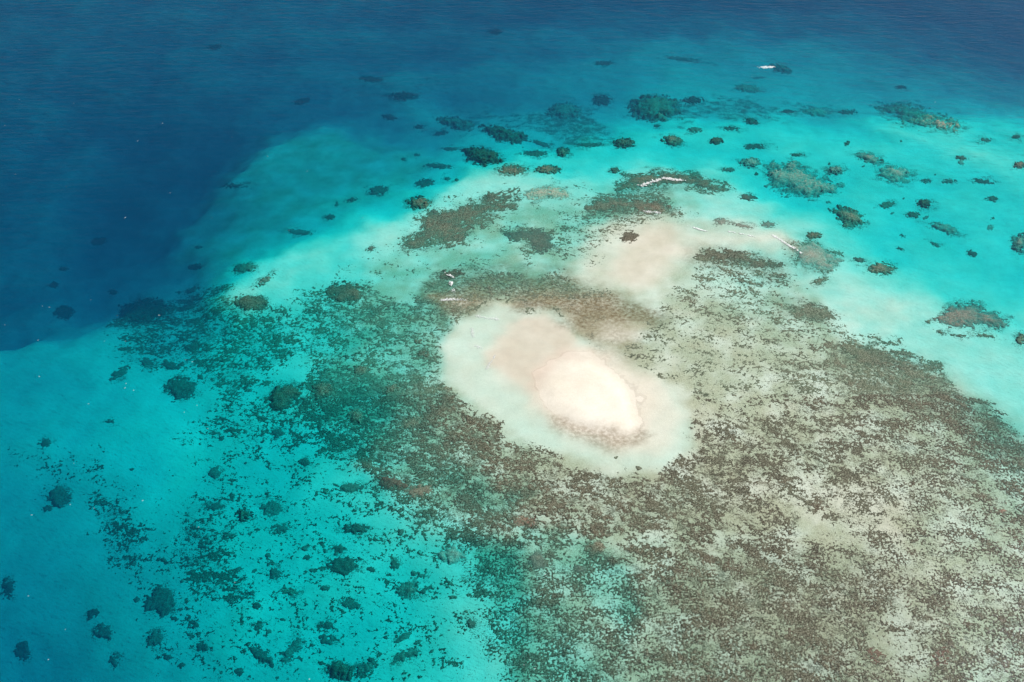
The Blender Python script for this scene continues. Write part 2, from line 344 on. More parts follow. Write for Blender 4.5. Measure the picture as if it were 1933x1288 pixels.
 ((42,1229,15,19,.35), 'dark', 1, 'dark blurred coral tower in the blue bottom left corner'),
 ((15,1112,14,22), 'dark', .6, 'faint soft coral patch at the left edge above the corner tower'),
 ((196,1195,22,18), 'dark', .6, 'soft dark coral patch below the slanting lump at lower left'),
 ((215,1248,12,16), 'dark', .6, 'soft dark coral patch nearest the bottom edge at lower left'),
 ((292,1208,22,18,-.3), 'dark', .7, 'broad soft green coral patch under the pear-shaped tower'),
 ((316,1240,11,7), 'dark', .8, 'small coral patch below right of the broad soft green one'),
 ((383,1222,18,10), 'dark', .7, 'soft oval coral patch between the broad soft one and the knobbly one'),
 ((366,1179,14,9), 'dark', .6, 'faint coral patch below the large green weed bed'),
 ((484,1144,10,7), 'dark', .9, 'small dark coral patch right of the large green weed bed'),
 ((487,1183,0.1+12,8), 'dark', .5, 'faint ring of coral below the small dark patch right of the weed bed'),
 ([(703,900),(730,890),(765,905),(775,920),(750,930),(720,925)], 'red', .7, 'reddish orange coral bed at the edge of the turquoise slope'),
 ([(760,925),(785,912),(815,915),(820,930),(795,942),(768,938)], 'red', .8, 'dark red-brown coral bed right of the reddish orange one'),
 ([(820,1040),(850,1030),(885,1040),(880,1060),(850,1070),(825,1060)], 'grey', .8, 'grey-brown coral dome jutting over the bright water at the southern flat'),
 ((683,699,20,11,-.2), 'brown', .85, 'brown coral patch at the top of the dark reef belt'),
 ((608,737,26,19,-.3), 'brown', .8, 'brown coral dome just right of the big green-brown oval dome'),
 ((800,668,16,9), 'brown', .8, 'brown coral patch near the pale western lobe of the sandbank'),
 ((790,645,14,6), 'brown', .6, 'thin brown coral patch above the one near the sandbank lobe'),
 ((738,735,26,11,-.3), 'brown', .7, 'dark brown coral patch inside the reef belt west of the sandbank'),
 ((775,800,28,13,-.5), 'brown', .8, 'dark brown slanting coral patch inside the reef belt'),
 ((672,787,18,15,.4), 'brown', .85, 'dark chocolate coral dome in the middle of the reef belt'),
 ((860,585,9,0.1+6), 'brown', .5, 'small brown coral patch below the long white foam mark'),
 ((990,985,22,14,.2), 'red', .9, 'red-brown coral dome at the inner southern reef belt'),
 ((1125,1035,22,15), 'brown', .9, 'red-brown coral dome in the middle of the southern flat'),
 ((1155,1060,14,10), 'brown', .8, 'dark coral patch below right of the red-brown dome on the southern flat'),
 ((1015,1060,22,22), 'dark', .8, 'dark green coral patch between two pale sand pools of the southern flat'),
 ((1095,1075,16,9), 'dark', .8, 'dark coral patch below the red-brown dome of the southern flat'),
 ((1050,1125,20,8), 'brown', .7, 'thin brown coral patch left of the largest pale pool of the southern flat'),
 ((1205,884,7,4), 'olive', .95, 'small lone rectangular-looking coral head on sand below the sandbank'),
 ((1163,864,5,3), 'olive', .95, 'tiny lone coral head on pale sand left below the sandbank'),
 ((1332,746,7,4), 'olive', .95, 'lone dark coral head on sand right of the sandbank'),
 ((1892,965,8,5), 'red', .95, 'small bright red coral head on the pale eastern flat'),
 ((1745,1012,8,4), 'dark', .95, 'small dark coral head on the pale eastern flat'),
 ((1775,1240,24,26,.3), 'red', .5, 'pinkish coral bed on the far lower right flat'),
 ((1650,1235,26,20), 'red', .4, 'pinkish brown coral bed near the bottom right'),
 ((405,89,13,5), 'dark', 1, 'single dark coral patch far off in the deep blue at upper left'),
 ((935,61,14,5), 'dark', .8, 'dim brownish shoal far off in deep blue near the top middle'),
 ((1475,131,24,8,.3), 'grey', .7, 'reddish shoal behind the far white breaker'),
 ((1140,120,22,5), 'dark', .6, 'dim shoal below the blue-grey northern water, left of the far breaker'),
 ((1290,112,44,5,.12), 'grey', .6, 'thin brown reef streak under the northern water left of the far breaker'),
 ((1700,165,12,4), 'dark', .7, 'small dark spot above the streaked northern shoal'),
 ([(1640,200),(1680,192),(1720,195),(1765,212),(1800,225),(1830,240),(1800,252),(1760,248),(1720,238),(1680,226)], 'pale', .45, 'wide brown streaked shoal under rippled water at upper right'),
 ((1600,212,20,6), 'dark', .6, 'dim coral patch left of the streaked shoal at upper right'),
 ((700,150,26,6,.1), 'dark', .7, 'dim dark reef streak in the northern deep, upper of two'),
 ((760,182,30,9), 'dark', .7, 'dim dark reef patch in the northern deep, lower of two'),
 ((570,192,18,6,-.2), 'dark', .8, 'dim coral patch in deep water above the tip of the teal shelf'),
 ((735,222,16,6,.2), 'dark', .8, 'dim coral patch in deep blue right of the teal shelf tip'),
 ((790,240,10,5), 'dark', .8, 'small dim coral patch in deep blue left of the northern reef chain'),
 ((832,252,16,5,-.2), 'dark', .8, 'small dark coral patch under the left end of the northern reef chain'),
 ((850,282,14,4), 'dark', .9, 'flat dark coral patch just left of the brown wedge-shaped patch'),
 ((762,301,5,3), 'dark', 1, 'tiny dark coral dot on the teal water left of the double strip'),
 ((787,293,7,3), 'dark', .8, 'tiny dark coral sliver above the double strip'),
 ((845,338,6,4), 'dark', .9, 'tiny coral head right of the dark green oval patch'),
 ((862,340,4,3), 'dark', .9, 'rightmost tiny coral head beside the dark green oval patch'),
 ((820,400,7,5), 'dark', .9, 'small coral head between the round olive patch and the long brown ridge'),
 ((700,470,12,6,-.3), 'dark', .5, 'little broken coral cluster on pale mint sand left of the long brown ridge'),
 ((440,352,30,6), 'dark', .25, 'faint thin weed trace on the teal shelf'),
]

# ------------------------------------------------------------------ reef cover on the flats
CL = [  # polygon, cover, feather
 ([(212,650),(228,585),(300,572),(420,545),(470,560),(540,595),(570,640),(540,690),(450,760),(380,715),(300,690),(230,685)], .60, 18),
 ([(540,600),(590,530),(680,528),(760,560),(810,600),(838,660),(850,720),(800,760),(700,760),(620,740),(560,690)], .52, 22),
 ([(600,560),(760,560),(820,600),(830,640),(760,650),(640,620)], .62, 25),
 ([(400,760),(470,735),(600,760),(700,800),(690,890),(560,870),(450,860),(370,830)], .48, 28),
 ([(570,780),(590,700),(700,690),(800,720),(840,730),(900,775),(950,815),(1000,850),(1000,1000),(900,985),(830,930),(700,880),(640,850)], .78, 16),
 ([(700,900),(740,880),(840,900),(980,960),(1060,1010),(1010,1050),(900,1060),(800,1000),(720,950)], .74, 18),
 ([(640,760),(760,760),(820,800),(900,860),(860,900),(760,880),(660,850)], .72, 25),
 ([(945,825),(1040,862),(1150,892),(1245,888),(1310,830),(1330,770),(1400,750),(1460,850),(1470,960),(1400,1010),(1250,1010),(1050,1020),(940,1000),(880,900)], .66, 14),
 ([(1310,1000),(1500,860),(1600,900),(1560,960),(1480,1040)], .56, 20),
 ([(860,1010),(1000,1000),(1050,1020),(1250,1010),(1400,1000),(1520,1020),(1700,1050),(1790,1180),(1800,1900),(1000,1900),(960,1288),(900,1180),(880,1080)], .55, 26),
 ([(1180,1150),(1260,1040),(1420,1020),(1560,1100),(1640,1050),(1750,1110),(1780,1250),(1760,1900),(1250,1900),(1230,1250)], .66, 50),
 ([(1640,1180),(1700,1130),(1730,1200),(1760,1290),(1700,1300)], .35, 20),
 ([(1440,900),(1400,790),(1500,740),(1560,680),(1640,640),(1700,660),(1780,705),(1860,770),(1933,815),(3000,1300),(3000,2000),(1780,2000),(1750,1150),(1600,1000)], .58, 14),
 ([(1540,700),(1580,650),(1640,638),(1700,658),(1780,703),(1860,768),(1933,813),(2300,980),(1933,900),(1850,860),(1780,810),(1700,770),(1620,745)], .72, 12),
 ([(1600,1020),(1640,960),(1760,950),(1933,920),(1933,1100),(1800,1120),(1680,1060)], .50, 30),
 ([(1100,655),(1230,600),(1300,560),(1480,560),(1580,620),(1560,700),(1450,790),(1330,790),(1250,715)], .34, 20),
 ([(1260,560),(1310,520),(1420,530),(1500,560),(1600,610),(1660,640),(1560,660),(1400,640),(1300,590)], .42, 14),
 ([(1300,490),(1330,465),(1400,475),(1480,500),(1520,540),(1440,540),(1330,530)], .50, 10),
 ([(1430,700),(1520,660),(1600,690),(1560,760),(1450,750)], .52, 20),
 ([(1040,420),(1100,370),(1240,370),(1290,410),(1200,440),(1100,500),(1040,470)], .40, 25),
 ([(780,400),(830,380),(900,372),(960,360),(1085,356),(1080,380),(990,400),(900,460),(800,480),(740,475)], .24, 16),
 ([(640,540),(640,500),(740,470),(840,480),(980,470),(1060,480),(1060,500),(900,505),(780,540)], .12, 12),
 ([(380,850),(560,860),(680,890),(760,960),(860,1040),(900,1150),(900,1290),(600,1290),(300,1250),(240,1080),(330,960)], .24, 34),
 ([(350,970),(430,1000),(465,1130),(440,1150),(360,1140),(335,1060)], .55, 22),
 ([(172,905),(225,905),(245,960),(270,1050),(240,1080),(190,1040),(168,985)], .55, 22),
 ([(30,850),(180,860),(200,920),(60,930)], .25, 30),
 ([(620,140),(790,120),(900,150),(870,200),(760,205),(660,190)], .40, 25),
 ([(130,180),(250,130),(290,200),(180,250)], .35, 30),
 ([(200,290),(330,240),(350,330),(240,350)], .35, 30),
 ([(1640,195),(1700,180),(1770,205),(1850,240),(1800,260),(1740,250),(1670,230)], .30, 18),
 ([(1240,110),(1330,112),(1420,150),(1350,160),(1260,130)], .20, 14),
 ([(880,305),(1000,310),(1080,330),(950,335)], .08, 10),
 ([(815,218),(900,228),(1000,250),(1070,282),(1150,278),(1130,200),(1060,188),(1000,225),(900,212)], .80, 18),
 ([(1170,215),(1210,182),(1330,178),(1420,190),(1600,200),(1610,222),(1400,228),(1280,236)], .72, 16),
 ([(830,515),(900,508),(1000,512),(1130,540),(1180,575),(1120,640),(1060,598),(960,585),(880,590),(800,640),(780,600)], .52, 14),
 ([(870,1000),(1000,1040),(1100,1100),(1150,1290),(960,1290),(890,1150)], .60, 30),
 ([(690,870),(760,900),(880,980),(900,1050),(800,1010),(720,950)], .60, 26),
 ([(1480,455),(1540,455),(1590,490),(1560,515),(1490,495)], .5, 12),
 ([(1096,392),(1150,360),(1185,330),(1262,320),(1325,328),(1376,358),(1340,366),(1290,352),(1255,364),(1280,394),(1230,412),(1190,404),(1130,412)], .62, 9),
 ([(758,474),(775,446),(800,422),(840,398),(880,383),(930,368),(980,360),(978,382),(930,408),(895,432),(850,460),(805,476)], .62, 7),
 ([(938,430),(985,424),(1025,430),(1056,446),(1045,484),(1015,486),(985,466),(955,456)], .5, 8)]
BANKKEEP = [(832,650),(862,603),(930,570),(990,583),(1050,586),(1092,640),(1175,674),(1255,714),(1305,780),(1308,845),(1250,882),(1150,886),(1040,852),(950,812),(900,767),(850,727)]
NBANK = [(1125,505),(1155,465),(1205,432),(1290,430),(1480,440),(1480,465),(1330,465),(1292,500),(1250,548),(1180,560),(1130,545),(1050,510),(1020,495)]
def cover(x, y, z, halo=False):
    px, py = project(x, y, z)
    wx = px + 12*fbm(x, y, 18, 3, seed=11); wy = py + 8*fbm(x, y, 18, 3, seed=12)
    D = np.full(px.shape, .012)
    D = np.where((px > 150) & (px < 1000) & (py > 640), .05, D)
    for poly, v, f in CL:
        m = polymask(wx, wy, poly, f); D = D*(1-m)+v*m
    if halo:
        H_ = np.zeros(px.shape)
        for sh, mt, dn, lb in PATCHES:
            if isinstance(sh[0], tuple):
                P = np.array(sh, float); b = (P[:, 0].min()-24, P[:, 0].max()+24, P[:, 1].min()-22, P[:, 1].max()+22)
            else:
                r = max(sh[2], sh[3])+24; b = (sh[0]-r, sh[0]+r, sh[1]-r, sh[1]+r)
            q = (px > b[0]) & (px < b[1]) & (py > b[2]) & (py < b[3])
            if not q.any(): continue
            d = sdpoly(wx[q]*.5+px[q]*.5, wy[q]*.5+py[q]*.5, sh) if isinstance(sh[0], tuple) else sdell(wx[q]*.4+px[q]*.6, wy[q]*.4+py[q]*.6, *sh)
            v = .66*sstep(-15, 3, d) if isinstance(sh[0], tuple) or min(sh[2], sh[3]) > 8 else .60*sstep(-8, 2, d)
            H_[q] = np.maximum(H_[q], v)
        D = np.maximum(D, H_)
    for poly in (BANKKEEP, NBANK):
        D *= 1-polymask(px*.3+wx*.7, py*.3+wy*.7, poly, 13)
    return D
FILM = [
 ([(215,640),(230,580),(420,545),(600,530),(700,800),(900,1000),(960,1290),(960,2500),(250,2500),(180,1100),(300,950),(380,800),(300,700)], .20, 40),
 ([(400,360),(520,262),(600,243),(700,262),(800,300),(760,360),(620,415),(480,470),(400,540),(330,500)], .55, 26),
 ([(760,480),(880,410),(1000,375),(1100,390),(1290,360),(1340,420),(1310,560),(1500,545),(1600,640),(1780,705),(1933,815),(3000,1400),(3000,2500),(1000,2500),(960,1288),(900,1000),(700,860),(600,800),(640,540)], .74, 30),
 ([(1290,560),(1500,560),(1560,700),(1440,800),(1320,780),(1230,690),(1130,660),(1180,600)], .85, 24),
 ([(1600,900),(1700,960),(1720,1030),(1650,1000),(1560,930)], .35, 30),
 ([(1100,1100),(1250,1040),(1560,1080),(1720,1120),(1760,1290),(1780,2500),(1200,2500)], .8, 40),
 ([(1140,560),(1080,520),(1110,460),(1150,420),(1220,400),(1290,420),(1500,440),(1500,470),(1320,470),(1290,520),(1240,560)], .26, 36)]
PINK = [
 ([(922,690),(935,640),(960,605),(1010,590),(1052,598),(1078,635),(1088,672),(1040,705),(1010,745),(960,722)], 1.0, 20),
 ([(1170,500),(1190,450),(1225,428),(1275,440),(1270,470),(1235,500),(1210,540),(1185,545)], .45, 30),
 ([(1600,900),(1700,960),(1720,1030),(1650,1000),(1560,930)], .35, 30),
 ([(1100,560),(1240,590),(1180,640),(1090,640)], .4, 25),
 ([(1370,470),(1500,490),(1560,540),(1480,560),(1400,520)], .4, 30)]
def pink(x, y, z):
    px, py = project(x, y, z)
    D = np.zeros(px.shape)
    for poly, v, f in PINK:
        m = polymask(px + 6*fbm(x, y, 14, 3, seed=51), py + 4*fbm(x, y, 14, 3, seed=52), poly, f); D = D*(1-m)+v*m
    return D
def film(x, y, z):
    px, py = project(x, y, z)
    wx = px + 14*fbm(x, y, 24, 3, seed=41); wy = py + 9*fbm(x, y, 24, 3, seed=42)
    D = np.zeros(px.shape)
    for poly, v, f in FILM:
        m = polymask(wx, wy, poly, f); D = D*(1-m)+v*m
    D *= 1-polymask(px*.5+wx*.5, py*.5+wy*.5, BANKKEEP, 16)*.86
    return np.clip(D*np.clip(1+.42*fbm(x, y, 17, 5, .6, seed=43), .1, 1.8), 0, 1)
TURF = [  # smooth brown algal turf on the shallow sand: polygon, amount, feather
 ([(770,560),(830,515),(900,512),(980,512),(1060,515),(1140,545),(1200,572),(1260,600),(1200,620),(1120,650),(1090,620),(1050,590),(1000,585),(930,565),(880,590),(840,620)], .97, 16),
 ([(1085,610),(1160,610),(1240,640),(1180,680),(1110,660)], .45, 22),
 ([(1080,792),(1140,815),(1200,812),(1232,828),(1200,852),(1140,852),(1090,832),(1020,790)], .62, 12),
 ([(1290,478),(1345,463),(1410,475),(1500,500),(1470,530),(1350,515)], .5, 14),
 ([(1500,450),(1545,460),(1585,490),(1560,510),(1500,520),(1480,480)], .5, 12),
 ([(1440,560),(1530,570),(1580,600),(1500,610)], .4, 14),
 ([(1100,395),(1150,362),(1200,335),(1320,330),(1360,355),(1280,352),(1260,388),(1230,412)], .4, 12),
 ([(1545,690),(1600,645),(1700,665),(1780,710),(1933,820),(1933,880),(1780,800)], .4, 18),
 ([(1250,1060),(1420,1030),(1700,1060),(1780,1300),(1250,1900)], .35, 60),
 ([(860,900),(1000,880),(1250,900),(1450,860),(1450,1000),(900,1000)], .2, 40)]
def turf(x, y, z):
    px, py = project(x, y, z)
    wx = px + 10*fbm(x, y, 14, 3, seed=21); wy = py + 7*fbm(x, y, 14, 3, seed=22)
    D = np.zeros(px.shape)
    for poly, v, f in TURF:
        m = polymask(wx, wy, poly, f); D = D*(1-m)+v*m
    return D

# ------------------------------------------------------------------ materials
def newmat(name):
    m = bpy.data.materials.new(name); m.use_nodes = True
    nt = m.node_tree; nt.nodes.clear()
    return m, nt
def N(nt, typ, **kw):
    n = nt.nodes.new(typ)
    for k, v in kw.items():
        if k in n.inputs: n.inputs[k].default_value = v
        else: setattr(n, k, v)
    return n
def noise(nt, co, scale, detail=4, rough=.55):
    n = N(nt, 'ShaderNodeTexNoise', Scale=scale, Detail=detail, Roughness=rough)
    nt.links.new(co, n.inputs['Vector']); return n.outputs['Fac']
def ramp(nt, src, stops):
    r = nt.nodes.new('ShaderNodeValToRGB'); nt.links.new(src, r.inputs[0])
    e = r.color_ramp.elements
    while len(e) < len(stops): e.new(.5)
    for i, (p, c) in enumerate(stops):
        e[i].position = p; e[i].color = (c, c, c, 1) if isinstance(c, (int, float)) else (*c, 1)
    return r.outputs[0]
def mix(nt, fac, a, b, typ='MIX'):
    n = nt.nodes.new('ShaderNodeMix'); n.data_type = 'RGBA'; n.blend_type = typ
    for inp, v in ((n.inputs[0], fac), (n.inputs[6], a), (n.inputs[7], b)):
        if isinstance(v, (int, float)): inp.default_value = v
        elif isinstance(v, tuple): inp.default_value = (*v, 1)
        else: nt.links.new(v, inp)
    return n.outputs[2]
def mth(nt, op, a, b=0.0, c=None):
    n = nt.nodes.new('ShaderNodeMath'); n.operation = op
    for i, v in enumerate((a, b, c)):
        if v is None: continue
        if isinstance(v, (int, float)): n.inputs[i].default_value = v
        else: nt.links.new(v, n.inputs[i])
    return n.outputs[0]
def pos(nt):
    return nt.nodes.new('ShaderNodeNewGeometry').outputs['Position']

def sand_mat():
    m, nt = newmat('coral_sand')
    P = pos(nt)
    base = ramp(nt, noise(nt, P, .035, 5), [(.35, (.74, .68, .57)), (.65, (.83, .785, .69))])
    base = mix(nt, .25, base, ramp(nt, noise(nt, P, .9, 4), [(.3, (.62, .56, .45)), (.7, (.85, .80, .70))]))
    # pinkish shell sand, and the bank paling as it dries above the waterline
    ap = N(nt, 'ShaderNodeAttribute', attribute_name='pink')
    base = mix(nt, mth(nt, 'MULTIPLY', ap.outputs['Fac'], ramp(nt, noise(nt, P, .05, 5, .6), [(.35, .45), (.62, 1.0)])), base, (.68, .575, .475))
    sx_ = nt.nodes.new('ShaderNodeSeparateXYZ'); nt.links.new(P, sx_.inputs[0])
    mr = N(nt, 'ShaderNodeMapRange'); mr.interpolation_type = 'SMOOTHSTEP'; nt.links.new(mth(nt, 'ADD', sx_.outputs[2], mth(nt, 'MULTIPLY', noise(nt, P, .5, 4), .16)), mr.inputs[0])
    mr.inputs[1].default_value = .08; mr.inputs[2].default_value = .80; mr.inputs[3].default_value = .89; mr.inputs[4].default_value = 1.0
    m2 = N(nt, 'ShaderNodeMapRange'); m2.interpolation_type = 'SMOOTHSTEP'; nt.links.new(sx_.outputs[2], m2.inputs[0])
    m2.inputs[1].default_value = -.012; m2.inputs[2].default_value = .004; m2.inputs[3].default_value = 1.0; m2.inputs[4].default_value = .0
    wet = mth(nt, 'MAXIMUM', mr.outputs[0], m2.outputs[0])
    wet = mth(nt, 'MULTIPLY', wet, ramp(nt, noise(nt, P, .13, 5, .6), [(.36, .93), (.60, 1.0)]))
    hv = N(nt, 'ShaderNodeHueSaturation'); nt.links.new(base, hv.inputs['Color']); nt.links.new(wet, hv.inputs['Value']); base = hv.outputs[0]
    af = N(nt, 'ShaderNodeAttribute', attribute_name='film')
    base = mix(nt, mth(nt, 'MULTIPLY', af.outputs['Fac'], .85), base, mix(nt, ramp(nt, noise(nt, P, 2.2, 3, .7), [(.35, 0.), (.65, 1.)]), (.30, .27, .165), (.57, .54, .39)))
    # brown algal turf in thin drifts
    at = N(nt, 'ShaderNodeAttribute', attribute_name='turf')
    n1 = noise(nt, P, .55, 5, .68)
    f = mth(nt, 'MULTIPLY', at.outputs['Fac'], ramp(nt, n1, [(.36, .25), (.60, 1.0)]))
    base = mix(nt, f, base, (.20, .145, .08))
    # fine rubble and weed where the reef cover is broken
    ac = N(nt, 'ShaderNodeAttribute', attribute_name='cover')
    n2 = noise(nt, P, 1.7, 5, .66); n3 = noise(nt, P, .22, 4, .6)
    nn = mth(nt, 'ADD', mth(nt, 'MULTIPLY', n2, .6), mth(nt, 'MULTIPLY', n3, .4))
    thr = mth(nt, 'SUBTRACT', .640, mth(nt, 'MULTIPLY', ac.outputs['Fac'], .24))
    k = mth(nt, 'MULTIPLY', mth(nt, 'SUBTRACT', nn, thr), 16.0)
    kc = nt.nodes.new('ShaderNodeClamp'); nt.links.new(k, kc.inputs[0])
    weed = ramp(nt, noise(nt, P, .08, 3), [(.38, (.085, .085, .055)), (.62, (.16, .125, .08))])
    base = mix(nt, mth(nt, 'MULTIPLY', kc.outputs[0], .78), base, weed)
    b = N(nt, 'ShaderNodeBsdfPrincipled', Roughness=.95); b.inputs['Specular IOR Level'].default_value = .1
    nt.links.new(base, b.inputs['Base Color'])
    bp = N(nt, 'ShaderNodeBump', Strength=.35, Distance=.25); nt.links.new(n2, bp.inputs['Height']); nt.links.new(bp.outputs[0], b.inputs['Normal'])
    o = nt.nodes.new('ShaderNodeOutputMaterial'); nt.links.new(b.outputs[0], o.inputs[0])
    return m
def coral_mat(name, dark, mid, light, grain=1.0):
    m, nt = newmat(name)
    P = pos(nt)
    a = noise(nt, P, .16, 4, .6)
    col = mix(nt, ramp(nt, a, [(.38, 0.), (.62, 1.)]), dark, mid)
    hue = ramp(nt, noise(nt, P, .045, 4, .65), [(.40, 0.), (.60, 1.)])
    col = mix(nt, mth(nt, 'MULTIPLY', hue, .55), col, (mid[0]*.95, mid[1]*1.22, mid[2]*1.15))
    red_ = ramp(nt, noise(nt, P, .075, 3, .6), [(.58, 0.), (.66, 1.)])
    col = mix(nt, mth(nt, 'MULTIPLY', red_, .6), col, (mid[0]*1.15, mid[1]*.85, mid[2]*.85))
    sp_ = ramp(nt, noise(nt, P, 1.9*grain, 4, .75), [(.46, 0.), (.62, 1.)])
    col = mix(nt, mth(nt, 'MULTIPLY', sp_, .85), col, light)
    oi = nt.nodes.new('ShaderNodeObjectInfo')
    hs = N(nt, 'ShaderNodeHueSaturation'); nt.links.new(col, hs.inputs['Color'])
    nt.links.new(mth(nt, 'MULTIPLY_ADD', oi.outputs['Random'], .5, .78), hs.inputs['Value'])
    b = N(nt, 'ShaderNodeBsdfPrincipled', Roughness=.9); b.inputs['Specular IOR Level'].default_value = .15
    nt.links.new(hs.outputs[0], b.inputs['Base Color'])
    bp = N(nt, 'ShaderNodeBump', Strength=.8, Distance=.4); nt.links.new(noise(nt, P, 1.3, 4, .7), bp.inputs['Height']); nt.links.new(bp.outputs[0], b.inputs['Normal'])
    o = nt.nodes.new('ShaderNodeOutputMaterial'); nt.links.new(b.outputs[0], o.inputs[0])
    return m
M = {
 'brown': coral_mat('brown_coral', (.042, .030, .018), (.092, .070, .044), (.38, .345, .25)),  # darkest brown also carries crevice shade in its colour
 'olive': coral_mat('olive_coral', (.044, .047, .029), (.095, .096, .060), (.36, .34, .25)),
 'grey':  coral_mat('grey_coral', (.15, .14, .11), (.25, .23, .18), (.50, .47, .39)),
 'red':   coral_mat('red_coral', (.13, .060, .045), (.20, .10, .072), (.36, .25, .18)),
 'dark':  coral_mat('dark_coral', (.075, .078, .060), (.12, .12, .09), (.28, .27, .21)),
 'pale':  coral_mat('pale_rubble', (.24, .18, .13), (.34, .26, .19), (.62, .54, .44)),
}
BANK_C = unproject(1110, 640)
def water_mat():
    m, nt = newmat('sea_water')
    P = pos(nt)
    def wave(sx, sy, rot, scale, det):
        mp = nt.nodes.new('ShaderNodeMapping'); mp.vector_type = 'TEXTURE'
        mp.inputs['Rotation'].default_value = (0, 0, math.radians(rot)); mp.inputs['Scale'].default_value = (sx, sy, 1)
        nt.links.new(P, mp.inputs[0]); return noise(nt, mp.outputs[0], scale, det, .5)
    # long swell on the open side; the shoals break it down to a light chop
    dn = nt.nodes.new('ShaderNodeVectorMath'); dn.operation = 'DISTANCE'; nt.links.new(P, dn.inputs[0]); dn.inputs[1].default_value = (*BANK_C, 0)
    def calm(a, b, lo):
        cm = N(nt, 'ShaderNodeMapRange'); nt.links.new(dn.outputs['Value'], cm.inputs[0])
        cm.inputs[1].default_value = a; cm.inputs[2].default_value = b; cm.inputs[3].default_value = lo; cm.inputs[4].default_value = 1.0
        return cm.outputs[0]
    swell = mth(nt, 'ADD', mth(nt, 'MULTIPLY', wave(4, 1, 4, .21, 3), 1.1), mth(nt, 'MULTIPLY', wave(3, 1, -28, .12, 2), .7))
    swell = mth(nt, 'MULTIPLY', swell, calm(210, 460, .10))
    chop = mth(nt, 'ADD', mth(nt, 'MULTIPLY', wave(2.2, 1, -25, .75, 4), .16), mth(nt, 'MULTIPLY', wave(1.4, 1, 30, 2.1, 3), .075))
    chop = mth(nt, 'MULTIPLY', chop, calm(45, 170, .25))
    h = mth(nt, 'ADD', swell, chop)
    bp = N(nt, 'ShaderNodeBump', Strength=1.0, Distance=1.0); nt.links.new(h, bp.inputs['Height'])
    fr = N(nt, 'ShaderNodeFresnel', IOR=1.33); nt.links.new(bp.outputs[0], fr.inputs['Normal'])
    gl = N(nt, 'ShaderNodeBsdfGlossy', Roughness=.24); gl.inputs['Color'].default_value = (.56, .55, .72, 1); nt.links.new(bp.outputs[0], gl.inputs['Normal'])  # gloss tint dims the sky reflection and puts violet haze into its colour
    tr = N(nt, 'ShaderNodeBsdfTransparent')
    mx = nt.nodes.new('ShaderNodeMixShader')
    nt.links.new(fr.outputs[0], mx.inputs[0]); nt.links.new(tr.outputs[0], mx.inputs[1]); nt.links.new(gl.outputs[0], mx.inputs[2])
    ab = N(nt, 'ShaderNodeVolumeAbsorption', Density=.52); ab.inputs['Color'].default_value = (0.0, .919, .950, 1)
    sc = N(nt, 'ShaderNodeVolumeScatter', Density=.013); sc.inputs['Color'].default_value = (.05, .60, 1.0, 1)
    ad = nt.nodes.new('ShaderNodeAddShader'); nt.links.new(ab.outputs[0], ad.inputs[0]); nt.links.new(sc.outputs[0], ad.inputs[1])
    o = nt.nodes.new('ShaderNodeOutputMaterial'); nt.links.new(mx.outputs[0], o.inputs[0]); nt.links.new(ad.outputs[0], o.inputs['Volume'])
    return m
def foam_mat(name='sea_foam', lo=.2, hi=.9):
    m, nt = newmat(name)
    P = pos(nt)
    b = N(nt, 'ShaderNodeBsdfDiffuse'); b.inputs[0].default_value = (.84, .86, .86, 1)
    t = N(nt, 'ShaderNodeBsdfTransparent')
    mx = nt.nodes.new('ShaderNodeMixShader')
    nt.links.new(ramp(nt, noise(nt, P, 1.1, 5, .7), [(.38, lo), (.58, hi)]), mx.inputs[0])
    nt.links.new(t.outputs[0], mx.inputs[1]); nt.links.new(b.outputs[0], mx.inputs[2])
    o = nt.nodes.new('ShaderNodeOutputMaterial'); nt.links.new(mx.outputs[0], o.inputs[0])
    return m
M_SAND, M_WATER, M_FOAM, M_FAINT = sand_mat(), water_mat(), foam_mat(), foam_mat('thin_foam', .0, .5)

# ------------------------------------------------------------------ mesh helpers
def link_mesh(name, verts, faces, mat, loc=(0, 0, 0), smooth=True):
    me = bpy.data.meshes.new(name)
    verts = np.asarray(verts, np.float32); faces = np.asarray(faces, np.int32)
    me.vertices.add(len(verts)); me.vertices.foreach_set('co', verts.ravel())
    k = faces.shape[1]
    me.loops.add(faces.size); me.loops.foreach_set('vertex_index', faces.ravel())
    me.polygons.add(len(faces)); me.polygons.foreach_set('loop_start', np.arange(0, faces.size, k, dtype=np.int32))
    me.polygons.foreach_set('loop_total', np.full(len(faces), k, np.int32))
    me.polygons.foreach_set('use_smooth', np.full(len(faces), smooth, bool))
    me.update(calc_edges=True); me.materials.append(mat)
    o = bpy.data.objects.new(name, me); o.location = loc; S.collection.objects.link(o)
    return o
def grid_faces(nx, ny):
    i = np.arange(nx-1)[None, :] + np.arange(ny-1)[:, None]*nx
    i = i.ravel(); return np.stack([i, i+1, i+1+nx, i+nx], 1)
def kept(X, Y, Z, keepv):
    """grid arrays -> vertices and the faces that touch a kept vertex"""
    ny, nx = X.shape; F = grid_faces(nx, ny); k = keepv.ravel()
    F = F[k[F].any(1)]
    used, inv = np.unique(F, return_inverse=True)
    V = np.stack([X.ravel(), Y.ravel(), Z.ravel()], 1)[used]
    return V, inv.reshape(F.shape)
def tag(o, label=None, cat=None, group=None, kind=None):
    if label: o['label'] = label
    if cat: o['category'] = cat
    if group: o['group'] = group
    if kind: o['kind'] = kind
    return o

